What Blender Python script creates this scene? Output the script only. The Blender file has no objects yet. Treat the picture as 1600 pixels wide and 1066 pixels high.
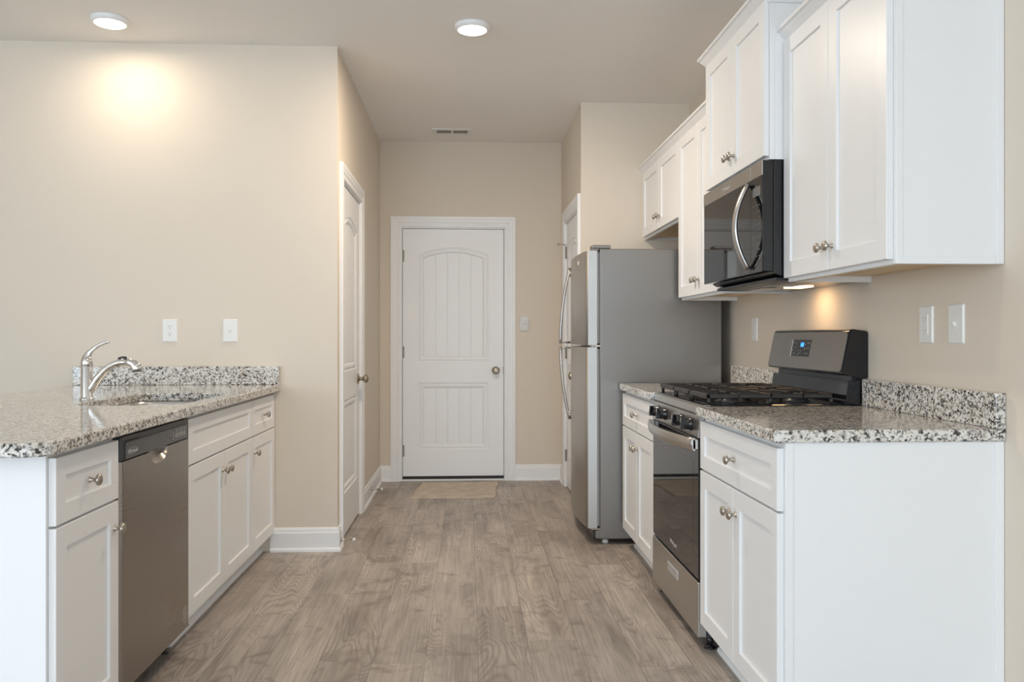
import bpy, bmesh, math, random
from mathutils import Vector, Matrix

PI = math.pi
C = bpy.context.scene.collection
SC = bpy.context.scene

# ------------------------------------------------------------------ camera
cam_d = bpy.data.cameras.new('camera')
cam = bpy.data.objects.new('camera', cam_d)
C.objects.link(cam)
cam.location = (0, 0, 1.164)
cam.rotation_euler = (PI / 2, 0, -0.0533)
cam_d.sensor_width = 36
cam_d.lens = 1277.8 / 1600 * 36
cam_d.shift_y = -0.0035
cam_d.clip_start = 0.05
SC.camera = cam

# ------------------------------------------------------------------ world, exposure
SC.view_settings.view_transform = 'Standard'
SC.view_settings.look = 'None'
SC.view_settings.gamma = 1
SC.view_settings.use_curve_mapping = False
SC.view_settings.exposure = 0.12
w = bpy.data.worlds.new('sky')
SC.world = w
w.use_nodes = True
w.node_tree.nodes['Background'].inputs[0].default_value = (0.86, 0.93, 1.0, 1)
w.node_tree.nodes['Background'].inputs[1].default_value = 1.6
SC.cycles.use_denoising = True
SC.cycles.max_bounces = 10
SC.cycles.diffuse_bounces = 6
SC.cycles.glossy_bounces = 5
SC.cycles.sample_clamp_indirect = 6


def area_light(name, loc, rot, sx, sy, power, color, spread=PI, parent=None, shape='RECTANGLE'):
    d = bpy.data.lights.new(name, 'AREA')
    d.shape = shape
    d.size = sx
    d.size_y = sy
    d.energy = power
    d.color = color
    d.spread = spread
    o = bpy.data.objects.new(name, d)
    C.objects.link(o)
    o.location = loc
    o.rotation_euler = rot
    if parent:
        o.parent = parent
    return o


DAY = (0.69, 0.85, 1.0)
WARM = (1.0, 0.83, 0.65)
# rear window daylight, then two added fill lights set in unseen side windows
area_light('daylight_rear', (-1.4, -8.88, 1.35), (PI / 2, 0, 0), 4.8, 2.3, 262, DAY)
area_light('side_fill', (-5.08, -1.2, 1.45), (PI / 2, 0, -PI / 2), 2.8, 1.7, 104, DAY)  # added fill from the left, brightens the right cabinet doors
area_light('right_fill', (1.40, -3.6, 1.45), (PI / 2, 0, PI / 2), 2.8, 1.7, 75, DAY)  # added fill from the right, brightens the left cabinet fronts

# ------------------------------------------------------------------ dimensions
H_C = 2.752            # ceiling
HL, HR = -0.7135, 0.7593   # hall side walls
YB, YL, YR = 6.651, 4.5076, 5.489
XR = 1.5006
XD, XL = 0.856, -1.0508    # cabinet door fronts, right and left
XU, XM = 1.1696, 1.100     # upper door fronts
Y1 = 4.511
W30 = 0.762
ZC0, ZC1 = 0.873, 0.908    # countertop

# ------------------------------------------------------------------ materials
MATS = {}


class NT:
    def __init__(s, name):
        s.m = bpy.data.materials.new(name)
        s.m.use_nodes = True
        s.t = s.m.node_tree
        s.b = s.t.nodes['Principled BSDF']

    def n(s, typ, **kw):
        nd = s.t.nodes.new(typ)
        for k, v in kw.items():
            setattr(nd, k, v)
        return nd

    def l(s, a, b):
        s.t.links.new(a, b)

    def val(s, sock, v):
        if hasattr(v, 'is_output') or isinstance(v, bpy.types.NodeSocket):
            s.l(v, sock)
        else:
            sock.default_value = v

    def math(s, op, a, b=0.0, c=None, clamp=False):
        nd = s.n('ShaderNodeMath', operation=op)
        nd.use_clamp = clamp
        s.val(nd.inputs[0], a)
        s.val(nd.inputs[1], b)
        if c is not None:
            s.val(nd.inputs[2], c)
        return nd.outputs[0]

    def noise(s, vec, scale, detail=2, rough=0.5, dist=0.0):
        nd = s.n('ShaderNodeTexNoise')
        if vec is not None:
            s.l(vec, nd.inputs['Vector'])
        nd.inputs['Scale'].default_value = scale
        nd.inputs['Detail'].default_value = detail
        nd.inputs['Roughness'].default_value = rough
        nd.inputs['Distortion'].default_value = dist
        return nd.outputs[0]

    def mix(s, f, a, b, typ='MIX'):
        nd = s.n('ShaderNodeMix', data_type='RGBA', blend_type=typ)
        s.val(nd.inputs[0], f)
        s.val(nd.inputs[6], a)
        s.val(nd.inputs[7], b)
        return nd.outputs[2]

    def ramp(s, f, stops):
        nd = s.n('ShaderNodeValToRGB')
        s.l(f, nd.inputs[0])
        e = nd.color_ramp.elements
        while len(e) < len(stops):
            e.new(0.5)
        for q, (p, c) in zip(e, stops):
            q.position = p
            q.color = c if len(c) == 4 else (*c, 1)
        return nd.outputs[0]

    def coords(s):
        return s.n('ShaderNodeTexCoord').outputs['Object']

    def scalev(s, v, x, y, z):
        nd = s.n('ShaderNodeMapping')
        s.l(v, nd.inputs[0])
        nd.inputs['Scale'].default_value = (x, y, z)
        return nd.outputs[0]

    def bump(s, h, strength, dist=0.001):
        nd = s.n('ShaderNodeBump')
        s.l(h, nd.inputs['Height'])
        nd.inputs['Strength'].default_value = strength
        nd.inputs['Distance'].default_value = dist
        s.l(nd.outputs[0], s.b.inputs['Normal'])


def simple(name, col, rough=0.5, metal=0.0, spec=0.5, bump=None, coat=0.0):
    t = NT(name)
    t.b.inputs['Base Color'].default_value = (*col, 1)
    t.b.inputs['Roughness'].default_value = rough
    t.b.inputs['Metallic'].default_value = metal
    t.b.inputs['Specular IOR Level'].default_value = spec
    t.b.inputs['Coat Weight'].default_value = coat
    v = t.coords()
    if bump:
        t.bump(t.noise(v, bump[0], 3), bump[1], bump[2])
    else:                       # a very slight procedural sheen variation
        n = t.noise(v, 9.0, 2)
        r = t.math('MULTIPLY_ADD', n, 0.06, rough - 0.03, clamp=True)
        t.l(r, t.b.inputs['Roughness'])
    MATS[name] = t.m
    return t.m


simple('wall_paint', (0.745, 0.67, 0.575), 0.7, spec=0.25, bump=(180, 0.10, 0.0006))
simple('ceiling_paint', (0.90, 0.885, 0.865), 0.85, spec=0.2, bump=(140, 0.15, 0.0008))
simple('trim_white', (0.88, 0.89, 0.90), 0.38)
simple('door_white', (0.89, 0.90, 0.91), 0.42)
simple('cabinet_white', (0.85, 0.86, 0.87), 0.36)
simple('plate_white', (0.82, 0.82, 0.80), 0.3)
simple('slot_dark', (0.03, 0.03, 0.03), 0.6)
simple('nickel', (0.50, 0.46, 0.41), 0.28, 1.0)
simple('chrome', (0.80, 0.79, 0.78), 0.07, 1.0)
simple('brass_nickel', (0.42, 0.37, 0.29), 0.25, 1.0)
simple('black_gloss', (0.012, 0.012, 0.014), 0.12)
simple('hinge_metal', (0.34, 0.32, 0.29), 0.5, 0.8)
simple('black_glass', (0.010, 0.010, 0.011), 0.035)
simple('black_satin', (0.03, 0.03, 0.033), 0.35)
simple('black_matte', (0.02, 0.02, 0.02), 0.7)
simple('iron', (0.028, 0.026, 0.025), 0.42, bump=(300, 0.2, 0.0005))
simple('dark_panel', (0.075, 0.075, 0.08), 0.28)
simple('silver_paint', (0.50, 0.49, 0.48), 0.30, 1.0)
simple('fridge_side', (0.25, 0.235, 0.22), 0.38, 0.7)
simple('logo_silver', (0.75, 0.75, 0.75), 0.3, 0.6)
simple('logo_grey', (0.30, 0.30, 0.30), 0.35, 0.5)
simple('rubber_white', (0.80, 0.79, 0.77), 0.6)
simple('grey_mark', (0.40, 0.39, 0.38), 0.5)
simple('dim_mark', (0.16, 0.16, 0.16), 0.4)


def stainless(name, col, rough, sx, sy, sz):
    t = NT(name)
    v = t.coords()
    g = t.noise(t.scalev(v, sx, sy, sz), 1.0, 3)
    b = t.noise(v, 2.2, 2)
    t.l(t.mix(g, (*[c * 0.93 for c in col], 1), (*[min(1, c * 1.07) for c in col], 1)), t.b.inputs['Base Color'])
    t.b.inputs['Metallic'].default_value = 1.0
    r = t.math('ADD', t.math('MULTIPLY_ADD', g, 0.10, rough - 0.05), t.math('MULTIPLY_ADD', b, 0.12, -0.06))
    t.l(r, t.b.inputs['Roughness'])
    t.bump(g, 0.02, 0.0002)
    MATS[name] = t.m


stainless('steel', (0.56, 0.54, 0.52), 0.30, 4, 4, 400)
stainless('steel_fridge', (0.50, 0.485, 0.465), 0.42, 4, 4, 400)
stainless('steel_door', (0.50, 0.485, 0.465), 0.34, 4, 400, 4)
stainless('steel_dark', (0.37, 0.345, 0.32), 0.30, 4, 4, 400)
stainless('steel_sink', (0.60, 0.59, 0.57), 0.28, 30, 300, 30)


def emit(name, col, strength):
    t = NT(name)
    t.b.inputs['Base Color'].default_value = (*col, 1)
    t.b.inputs['Emission Color'].default_value = (*col, 1)
    t.b.inputs['Emission Strength'].default_value = strength
    v = t.coords()
    n = t.noise(v, 5, 1)
    t.l(t.math('MULTIPLY_ADD', n, 0.02, 0.4), t.b.inputs['Roughness'])
    MATS[name] = t.m


emit('lamp_lens', (1.0, 0.90, 0.74), 9.0)
emit('hood_lens', (1.0, 0.72, 0.40), 4.0)
emit('display_blue', (0.03, 0.22, 1.0), 2.2)


def granite():
    t = NT('granite')
    v = t.coords()
    cell = t.n('ShaderNodeTexVoronoi')
    cell.inputs['Scale'].default_value = 175
    t.l(v, cell.inputs['Vector'])
    sep = t.n('ShaderNodeSeparateColor')
    t.l(cell.outputs['Color'], sep.inputs[0])
    clump = t.noise(v, 62, 3, 0.6)
    f = t.math('ADD', t.math('MULTIPLY', sep.outputs[0], 0.45), t.math('MULTIPLY', clump, 1.0))
    col = t.ramp(f, [(0.47, (0.035, 0.034, 0.037)), (0.55, (0.17, 0.16, 0.155)), (0.65, (0.40, 0.38, 0.355)),
                     (0.75, (0.70, 0.68, 0.64)), (0.9, (0.78, 0.765, 0.73))])
    tan = t.noise(v, 30, 2)
    tf = t.ramp(tan, [(0.52, (0, 0, 0)), (0.70, (1, 1, 1))])
    c2 = t.mix(t.math('MULTIPLY', tf, 0.5), col, (0.60, 0.50, 0.40, 1), 'MULTIPLY')
    t.l(c2, t.b.inputs['Base Color'])
    t.b.inputs['Roughness'].default_value = 0.09
    t.b.inputs['Specular IOR Level'].default_value = 0.6
    MATS['granite'] = t.m


granite()


def planks():
    t = NT('floor_planks')
    v = t.coords()
    s = t.n('ShaderNodeSeparateXYZ')
    t.l(v, s.inputs[0])
    x, y = s.outputs[0], s.outputs[1]
    PW, PL = 0.19, 1.30
    xr = t.math('DIVIDE', t.math('ADD', x, 10.035), PW)
    row = t.math('FLOOR', xr)
    fx = t.math('FRACT', xr)
    wn = t.n('ShaderNodeTexWhiteNoise', noise_dimensions='1D')
    t.l(row, wn.inputs['W'])
    yr = t.math('ADD', t.math('DIVIDE', t.math('ADD', y, 20.0), PL), t.math('MULTIPLY', wn.outputs[0], 7.0))
    colm = t.math('FLOOR', yr)
    fy = t.math('FRACT', yr)
    cid = t.n('ShaderNodeCombineXYZ')
    t.l(row, cid.inputs[0])
    t.l(colm, cid.inputs[1])
    wn2 = t.n('ShaderNodeTexWhiteNoise', noise_dimensions='2D')
    t.l(cid.outputs[0], wn2.inputs['Vector'])
    idv = wn2.outputs[0]
    off = t.n('ShaderNodeCombineXYZ')
    t.l(t.math('MULTIPLY', idv, 37.0), off.inputs[0])
    t.l(t.math('MULTIPLY', idv, 91.0), off.inputs[1])
    t.l(t.math('MULTIPLY', idv, 13.0), off.inputs[2])
    add = t.n('ShaderNodeVectorMath', operation='ADD')
    t.l(v, add.inputs[0])
    t.l(off.outputs[0], add.inputs[1])
    p = add.outputs[0]
    cath = t.noise(t.scalev(p, 5.0, 0.85, 1), 1.0, 2, 0.40, 0.35)
    rings = t.math('SINE', t.math('MULTIPLY', cath, 230.0))
    rings = t.math('POWER', t.math('MULTIPLY_ADD', rings, 0.5, 0.5), 2.2)
    rmask = t.ramp(t.noise(t.scalev(p, 3.0, 1.1, 1), 1.0, 2), [(0.42, (0.10,) * 3), (0.58, (1,) * 3)])
    rings = t.math('MULTIPLY', rings, rmask)
    fine = t.noise(t.scalev(p, 130, 4, 1), 1.0, 4, 0.6)
    fine2 = t.noise(t.scalev(p, 40, 1.2, 1), 1.0, 3, 0.6)
    broad = t.noise(t.scalev(p, 7.0, 1.6, 1), 1.0, 3, 0.55, 0.6)
    smudge = t.ramp(t.noise(t.scalev(p, 5.5, 6.5, 1), 1.0, 4, 0.6, 0.8), [(0.55, (0,) * 3), (0.72, (1,) * 3)])
    base = t.ramp(broad, [(0.28, (0.168, 0.147, 0.130)), (0.5, (0.268, 0.237, 0.210)), (0.72, (0.345, 0.308, 0.276))])
    c = t.mix(t.math('MULTIPLY', rings, 0.50), base, (0.115, 0.088, 0.070, 1))
    c = t.mix(t.ramp(fine, [(0.35, (0.45,) * 3), (0.6, (0,) * 3)]), c, (0.12, 0.096, 0.078, 1))
    c = t.mix(t.ramp(fine2, [(0.5, (0,) * 3), (0.8, (0.42,) * 3)]), c, (0.42, 0.36, 0.31, 1))
    c = t.mix(t.math('MULTIPLY', smudge, 0.62), c, (0.100, 0.080, 0.066, 1))
    tone = t.math('MULTIPLY_ADD', idv, 0.34, 1.46)
    cc = t.n('ShaderNodeCombineColor')
    for k in range(3):
        t.l(tone, cc.inputs[k])
    c = t.mix(1.0, c, cc.outputs[0], 'MULTIPLY')
    # bevelled joints between boards
    ex = t.math('MULTIPLY', t.math('MINIMUM', fx, t.math('SUBTRACT', 1.0, fx)), PW)
    ey = t.math('MULTIPLY', t.math('MINIMUM', fy, t.math('SUBTRACT', 1.0, fy)), PL)
    e = t.math('MINIMUM', ex, ey)
    gap = t.math('LESS_THAN', e, 0.0011)
    c = t.mix(t.math('MULTIPLY', gap, 0.55), c, (0.06, 0.05, 0.042, 1))
    t.l(c, t.b.inputs['Base Color'])
    t.l(t.math('MULTIPLY_ADD', fine, 0.16, 0.34), t.b.inputs['Roughness'])
    t.b.inputs['Specular IOR Level'].default_value = 0.45
    h = t.math('SUBTRACT', t.math('MULTIPLY', fine, 0.25), gap)
    t.bump(h, 0.25, 0.0008)
    MATS['floor_planks'] = t.m


planks()


def maple():
    t = NT('maple')
    v = t.coords()
    g = t.noise(t.scalev(v, 45, 2.5, 45), 1.0, 3)
    t.l(t.ramp(g, [(0.3, (0.62, 0.44, 0.24)), (0.7, (0.80, 0.63, 0.40))]), t.b.inputs['Base Color'])
    t.b.inputs['Roughness'].default_value = 0.45
    MATS['maple'] = t.m


maple()


def mat_fabric():
    t = NT('mat_pile')
    v = t.coords()
    g = t.noise(v, 420, 3, 0.7)
    b = t.noise(v, 14, 3)
    f = t.math('ADD', t.math('MULTIPLY', g, 0.7), t.math('MULTIPLY', b, 0.35))
    t.l(t.ramp(f, [(0.30, (0.38, 0.32, 0.26)), (0.52, (0.70, 0.61, 0.51)), (0.70, (0.88, 0.79, 0.68))]), t.b.inputs['Base Color'])
    t.b.inputs['Roughness'].default_value = 0.95
    t.b.inputs['Specular IOR Level'].default_value = 0.1
    t.bump(g, 0.9, 0.004)
    MATS['mat_pile'] = t.m


mat_fabric()


def film():
    t = NT('clear_film')
    v = t.coords()
    t.b.inputs['Base Color'].default_value = (0.95, 0.95, 0.95, 1)
    t.b.inputs['Roughness'].default_value = 0.06
    t.b.inputs['Alpha'].default_value = 0.35
    t.bump(t.noise(v, 60, 2, 0.5, 1.5), 1.0, 0.008)
    MATS['clear_film'] = t.m


film()


def pane():
    t = NT('window_pane')
    tr = t.n('ShaderNodeBsdfTransparent')
    gl = t.n('ShaderNodeBsdfGlossy')
    gl.inputs['Roughness'].default_value = 0.02
    fr = t.n('ShaderNodeFresnel')
    mx = t.n('ShaderNodeMixShader')
    t.l(fr.outputs[0], mx.inputs[0])
    t.l(tr.outputs[0], mx.inputs[1])
    t.l(gl.outputs[0], mx.inputs[2])
    t.l(mx.outputs[0], t.t.nodes['Material Output'].inputs[0])
    MATS['window_pane'] = t.m


pane()


# ------------------------------------------------------------------ mesh helpers
class Fr:
    """maps (a, b, n) of a flat front to the world"""
    def __init__(s, o, a, b, n):
        s.o, s.a, s.b, s.n = Vector(o), Vector(a), Vector(b), Vector(n)

    def __call__(s, a, b, n=0.0):
        return s.o + s.a * a + s.b * b + s.n * n


def quad(bm, *pts, smooth=False):
    f = bm.faces.new([bm.verts.new(p) for p in pts])
    f.smooth = smooth
    return f


def box(bm, x0, x1, y0, y1, z0, z1, bev=0.0, seg=1):
    t = bmesh.new()
    bmesh.ops.create_cube(t, size=1)
    for v in t.verts:
        v.co = Vector((x0 + (v.co.x + .5) * (x1 - x0), y0 + (v.co.y + .5) * (y1 - y0), z0 + (v.co.z + .5) * (z1 - z0)))
    if bev:
        bmesh.ops.bevel(t, geom=t.edges[:], offset=bev, segments=seg, affect='EDGES', profile=0.5)
    join(bm, t)


def fbox(bm, fr, a0, a1, b0, b1, n0, n1, bev=0.0, seg=1):
    t = bmesh.new()
    bmesh.ops.create_cube(t, size=1)
    for v in t.verts:
        v.co = Vector((a0 + (v.co.x + .5) * (a1 - a0), b0 + (v.co.y + .5) * (b1 - b0), n0 + (v.co.z + .5) * (n1 - n0)))
    if bev:
        bmesh.ops.bevel(t, geom=t.edges[:], offset=bev, segments=seg, affect='EDGES', profile=0.5)
    for v in t.verts:
        v.co = fr(*v.co)
    join(bm, t)


def join(bm, t):
    me = bpy.data.meshes.new('tmp')
    t.to_mesh(me)
    t.free()
    bm.from_mesh(me)
    bpy.data.meshes.remove(me)


def basis(d):
    d = Vector(d).normalized()
    u = Vector((0, 0, 1)) if abs(d.z) < 0.9 else Vector((1, 0, 0))
    a = d.cross(u).normalized()
    return a, a.cross(d).normalized(), d


def lathe(bm, o, axis, prof, n=24, smooth=True):
    a, b, d = basis(axis)
    o = Vector(o)
    rings = []
    for r, h in prof:
        if r < 1e-6:
            rings.append([bm.verts.new(o + d * h)])
        else:
            rings.append([bm.verts.new(o + d * h + (a * math.cos(2 * PI * k / n) + b * math.sin(2 * PI * k / n)) * r) for k in range(n)])
    for p, q in zip(rings, rings[1:]):
        for k in range(n):
            k2 = (k + 1) % n
            if len(p) == 1 and len(q) == 1:
                continue
            if len(p) == 1:
                vs = [p[0], q[k2], q[k]]
            elif len(q) == 1:
                vs = [p[k], p[k2], q[0]]
            else:
                vs = [p[k], p[k2], q[k2], q[k]]
            bm.faces.new(vs).smooth = smooth
    for e in (rings[0], rings[-1]):
        if len(e) > 2:
            bm.faces.new(e)


def tube(bm, pts, rad, n=12, up=None, smooth=True, cap=True):
    """rad: number, or list of numbers / (ra, rb) pairs"""
    pts = [Vector(p) for p in pts]
    rings = []
    prev = None
    for i, p in enumerate(pts):
        d = (pts[min(i + 1, len(pts) - 1)] - pts[max(i - 1, 0)]).normalized()
        if up is not None:
            a = d.cross(Vector(up)).normalized()
        elif prev is None:
            a = basis(d)[0]
        else:
            a = (prev - d * prev.dot(d)).normalized()
        prev = a
        b = a.cross(d).normalized()
        r = rad[i] if isinstance(rad, (list, tuple)) else rad
        ra, rb = r if isinstance(r, (list, tuple)) else (r, r)
        rings.append([bm.verts.new(p + a * math.cos(2 * PI * k / n) * ra + b * math.sin(2 * PI * k / n) * rb) for k in range(n)])
    for p, q in zip(rings, rings[1:]):
        for k in range(n):
            bm.faces.new([p[k], p[(k + 1) % n], q[(k + 1) % n], q[k]]).smooth = smooth
    if cap:
        bm.faces.new(rings[0])
        bm.faces.new(rings[-1])


def prism(bm, poly, fr, n0, n1, smooth_side=False):
    """polygon in (a, b) extruded along n"""
    lo = [bm.verts.new(fr(a, b, n0)) for a, b in poly]
    hi = [bm.verts.new(fr(a, b, n1)) for a, b in poly]
    bm.faces.new(lo)
    bm.faces.new(hi)
    k = len(poly)
    for i in range(k):
        bm.faces.new([lo[i], lo[(i + 1) % k], hi[(i + 1) % k], hi[i]]).smooth = smooth_side


def sweep(bm, path, nrm, prof, ends=None):
    """prof (p, q): p to the left of the path seen along -nrm, q along nrm; mitred corners"""
    nrm = Vector(nrm)
    path = [Vector(p) for p in path]
    rings = []
    for i, p in enumerate(path):
        d0 = (p - path[i - 1]).normalized() if i else None
        d1 = (path[i + 1] - p).normalized() if i < len(path) - 1 else None
        if d0 is None:
            m = nrm.cross(d1)
        elif d1 is None:
            m = nrm.cross(d0)
        else:
            l0, l1 = nrm.cross(d0), nrm.cross(d1)
            m = (l0 + l1)
            m = m / (1 + l0.dot(l1))
        rings.append([bm.verts.new(p + m * a + nrm * b) for a, b in prof])
    k = len(prof)
    for p, q in zip(rings, rings[1:]):
        for j in range(k):
            bm.faces.new([p[j], p[(j + 1) % k], q[(j + 1) % k], q[j]])
    bm.faces.new(rings[0])
    bm.faces.new(rings[-1])


def rrect(x0, x1, y0, y1, rr, inset=0.0, n=8):
    """rounded rectangle, counter-clockwise from the x1,y0 corner; rr = radii at (x0y0, x1y0, x1y1, x0y1)"""
    out = []
    for (cx, cy, sx, sy, r, a0) in ((x0, y0, 1, 1, rr[0], PI), (x1, y0, -1, 1, rr[1], 1.5 * PI), (x1, y1, -1, -1, rr[2], 0), (x0, y1, 1, -1, rr[3], .5 * PI)):
        r = max(r, inset + 0.0008)
        ox, oy = cx + sx * r, cy + sy * r
        for k in range(n + 1):
            a = a0 + k / n * PI / 2
            out.append((ox + (r - inset) * math.cos(a), oy + (r - inset) * math.sin(a)))
    return out


def link(name, bm, mat, parent=None):
    """one mesh object; vertices come in world coordinates"""
    bmesh.ops.recalc_face_normals(bm, faces=bm.faces[:])
    base = Vector((0, 0, 0))
    q = parent
    while q is not None:
        base += q.location
        q = q.parent
    for v in bm.verts:
        v.co -= base
    me = bpy.data.meshes.new(name)
    bm.to_mesh(me)
    bm.free()
    me.materials.append(MATS[mat])
    o = bpy.data.objects.new(name, me)
    C.objects.link(o)
    if parent is not None:
        o.parent = parent
    return o


def struct(name, bm, mat, parent=None):
    o = link(name, bm, mat, parent)
    if parent is None:
        o['kind'] = 'structure'
    return o


def empty(name, loc, label=None, cat=None, group=None, kind=None):
    o = bpy.data.objects.new(name, None)
    o.empty_display_size = 0.1
    C.objects.link(o)
    o.location = loc
    if label:
        o['label'] = label
        o['category'] = cat
    if group:
        o['group'] = group
    if kind:
        o['kind'] = kind
    return o


def copy_tree(o, loc, label=None):
    r = o.copy()
    C.objects.link(r)
    r.location = loc
    if label:
        r['label'] = label
    for ch in list(o.children):
        c = ch.copy()
        C.objects.link(c)
        c.parent = r
        for g in list(ch.children):
            d = g.copy()
            C.objects.link(d)
            d.parent = c
    return r


def text(bm, s, fr, a, b, n, size, depth=0.0004, align='LEFT', squeeze=1.0):
    cu = bpy.data.curves.new('txt', 'FONT')
    cu.body = s
    cu.size = size
    cu.align_x = align
    cu.extrude = depth
    cu.resolution_u = 3
    o = bpy.data.objects.new('txt', cu)
    C.objects.link(o)
    dg = bpy.context.evaluated_depsgraph_get()
    me = bpy.data.meshes.new_from_object(o.evaluated_get(dg))
    for v in me.vertices:
        v.co = fr(a + v.co.x * squeeze, b + v.co.y, n + v.co.z)
    bm.from_mesh(me)
    bpy.data.meshes.remove(me)
    bpy.data.objects.remove(o)
    bpy.data.curves.remove(cu)


def BM():
    return bmesh.new()


# ================================================================== STRUCTURE
T = 0.12
b = BM(); box(b, -5.4, XR + .2, -9.2, 7.2, -0.12, 0.0); struct('floor', b, 'floor_planks')
b = BM(); box(b, -5.4, XR + .2, -9.2, 7.2, H_C, H_C + 0.12); struct('ceiling', b, 'ceiling_paint')
b = BM(); box(b, -5.32, HL, YL, YL + T, 0, H_C); struct('wall_left', b, 'wall_paint')

D2a, D2b = 4.668, 5.436        # left hall door opening
D3a, D3b = 5.602, 6.346        # right hall door opening
D1a, D1b = -0.535, 0.291       # back door opening
DZ = 2.05

b = BM()
box(b, HL - T, HL, YL + T, D2a, 0, H_C)
box(b, HL - T, HL, D2b, YB + T, 0, H_C)
box(b, HL - T, HL, D2a, D2b, DZ, H_C)
struct('wall_hall_left', b, 'wall_paint')
b = BM()
box(b, HR, HR + T, YR + T, D3a, 0, H_C)
box(b, HR, HR + T, D3b, YB + T, 0, H_C)
box(b, HR, HR + T, D3a, D3b, DZ, H_C)
struct('wall_hall_right', b, 'wall_paint')
b = BM(); box(b, HR, XR + T, YR, YR + T, 0, H_C); struct('wall_fridge', b, 'wall_paint')
b = BM()
box(b, HL - T, D1a, YB, YB + T, 0, H_C)
box(b, D1b, HR + T, YB, YB + T, 0, H_C)
box(b, D1a, D1b, YB, YB + T, DZ, H_C)
struct('wall_back', b, 'wall_paint')
b = BM()
NW = (-5.0, -2.2, 0.60, 2.30)
box(b, XR, XR + T, NW[1], YR, 0, H_C)
box(b, XR, XR + T, -9.1, NW[0], 0, H_C)
box(b, XR, XR + T, NW[0], NW[1], NW[3], H_C)
box(b, XR, XR + T, NW[0], NW[1], 0, NW[2])
struct('wall_right', b, 'wall_paint')
# living room behind the camera: rear wall with a wide glazed door, side wall with a window added for fill light
RW = (-3.85, 1.05, 0.10, 2.55)
b = BM()
box(b, -5.32, RW[0], -9.1, -8.98, 0, H_C)
box(b, RW[1], XR, -9.1, -8.98, 0, H_C)
box(b, RW[0], RW[1], -9.1, -8.98, RW[3], H_C)
box(b, RW[0], RW[1], -9.1, -8.98, 0, RW[2])
struct('wall_rear', b, 'wall_paint')
SW = (-2.6, 0.2, 0.60, 2.30)
b = BM()
box(b, -5.32, -5.2, -8.98, SW[0], 0, H_C)
box(b, -5.32, -5.2, SW[1], YL, 0, H_C)
box(b, -5.32, -5.2, SW[0], SW[1], SW[3], H_C)
box(b, -5.32, -5.2, SW[0], SW[1], 0, SW[2])
struct('wall_far_left', b, 'wall_paint')


def window(name, fr, a0, a1, b0, b1, mull):
    e = empty(name, fr(a0, b0), kind='structure')
    m = BM()
    for q in ((a0, a0 + .06, b0, b1), (a1 - .06, a1, b0, b1), (a0, a1, b0, b0 + .06), (a0, a1, b1 - .06, b1)):
        fbox(m, fr, *q, 0.0, .06, .004)
    for c in mull:
        fbox(m, fr, c - .04, c + .04, b0, b1, 0.0, .06, .004)
    link('window_frame', m, 'trim_white', e)
    m = BM(); fbox(m, fr, a0 + .03, a1 - .03, b0 + .03, b1 - .03, .025, .031); link('pane', m, 'window_pane', e)


window('window_1', Fr((0, -9.08, 0), (1, 0, 0), (0, 0, 1), (0, 1, 0)), *RW, (-2.2, -0.6))
window('added_window_2', Fr((-5.30, 0, 0), (0, 1, 0), (0, 0, 1), (1, 0, 0)), *SW, (-1.2,))  # unseen window, added to carry the fill from the left
window('added_window_3', Fr((XR + .10, 0, 0), (0, -1, 0), (0, 0, 1), (-1, 0, 0)), -NW[1], -NW[0], NW[2], NW[3], (3.6,))  # unseen window, added to light the left cabinet fronts

# baseboards (board plus shoe moulding in one profile)
BBP = [(0, 0), (0.024, 0), (0.0235, 0.010), (0.019, 0.018), (0.013, 0.021), (0.013, 0.100), (0.009, 0.108), (0.009, 0.116), (0.005, 0.127), (0, 0.129)]


def baseboard(name, path):
    m = BM()
    sweep(m, [(x, y, 0) for x, y in path], (0, 0, 1), BBP)
    return struct(name, m, 'trim_white')


CW = 0.085
baseboard('baseboard_left', [(HL, D2a - CW), (HL, YL), (-1.0725, YL)])
baseboard('baseboard_hall_left', [(D1a - CW, YB), (HL, YB), (HL, D2b + CW)])
baseboard('baseboard_back', [(HR, D3b + CW), (HR, YB), (D1b + CW, YB)])
baseboard('baseboard_hall_right', [(HR, YR), (HR, D3a - CW)])
baseboard('baseboard_right', [(XR, -8.97), (XR, 2.19)])


# ------------------------------------------------------------------ interior doors
def arch_loop(x0, x1, z0, z1, rise, ins, n=18):
    """outline from bottom left, bottom right, then the top from right to left"""
    pts = [(x0 + ins, z0 + ins), (x1 - ins, z0 + ins)]
    cx = (x0 + x1) / 2
    hw = (x1 - x0) / 2
    for k in range(n + 1):
        x = (x1 - ins) + ((x0 + ins) - (x1 - ins)) * k / n
        pts.append((x, arch_top(x, cx, hw, z1, rise, ins)))
    return pts


def arch_top(x, cx, hw, z1, rise, ins):
    if rise <= 0:
        return z1 - ins
    R = (hw * hw + rise * rise) / (2 * rise)
    cz = z1 - R
    return cz + math.sqrt(max((R - ins) ** 2 - (x - cx) ** 2, 0))


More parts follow.
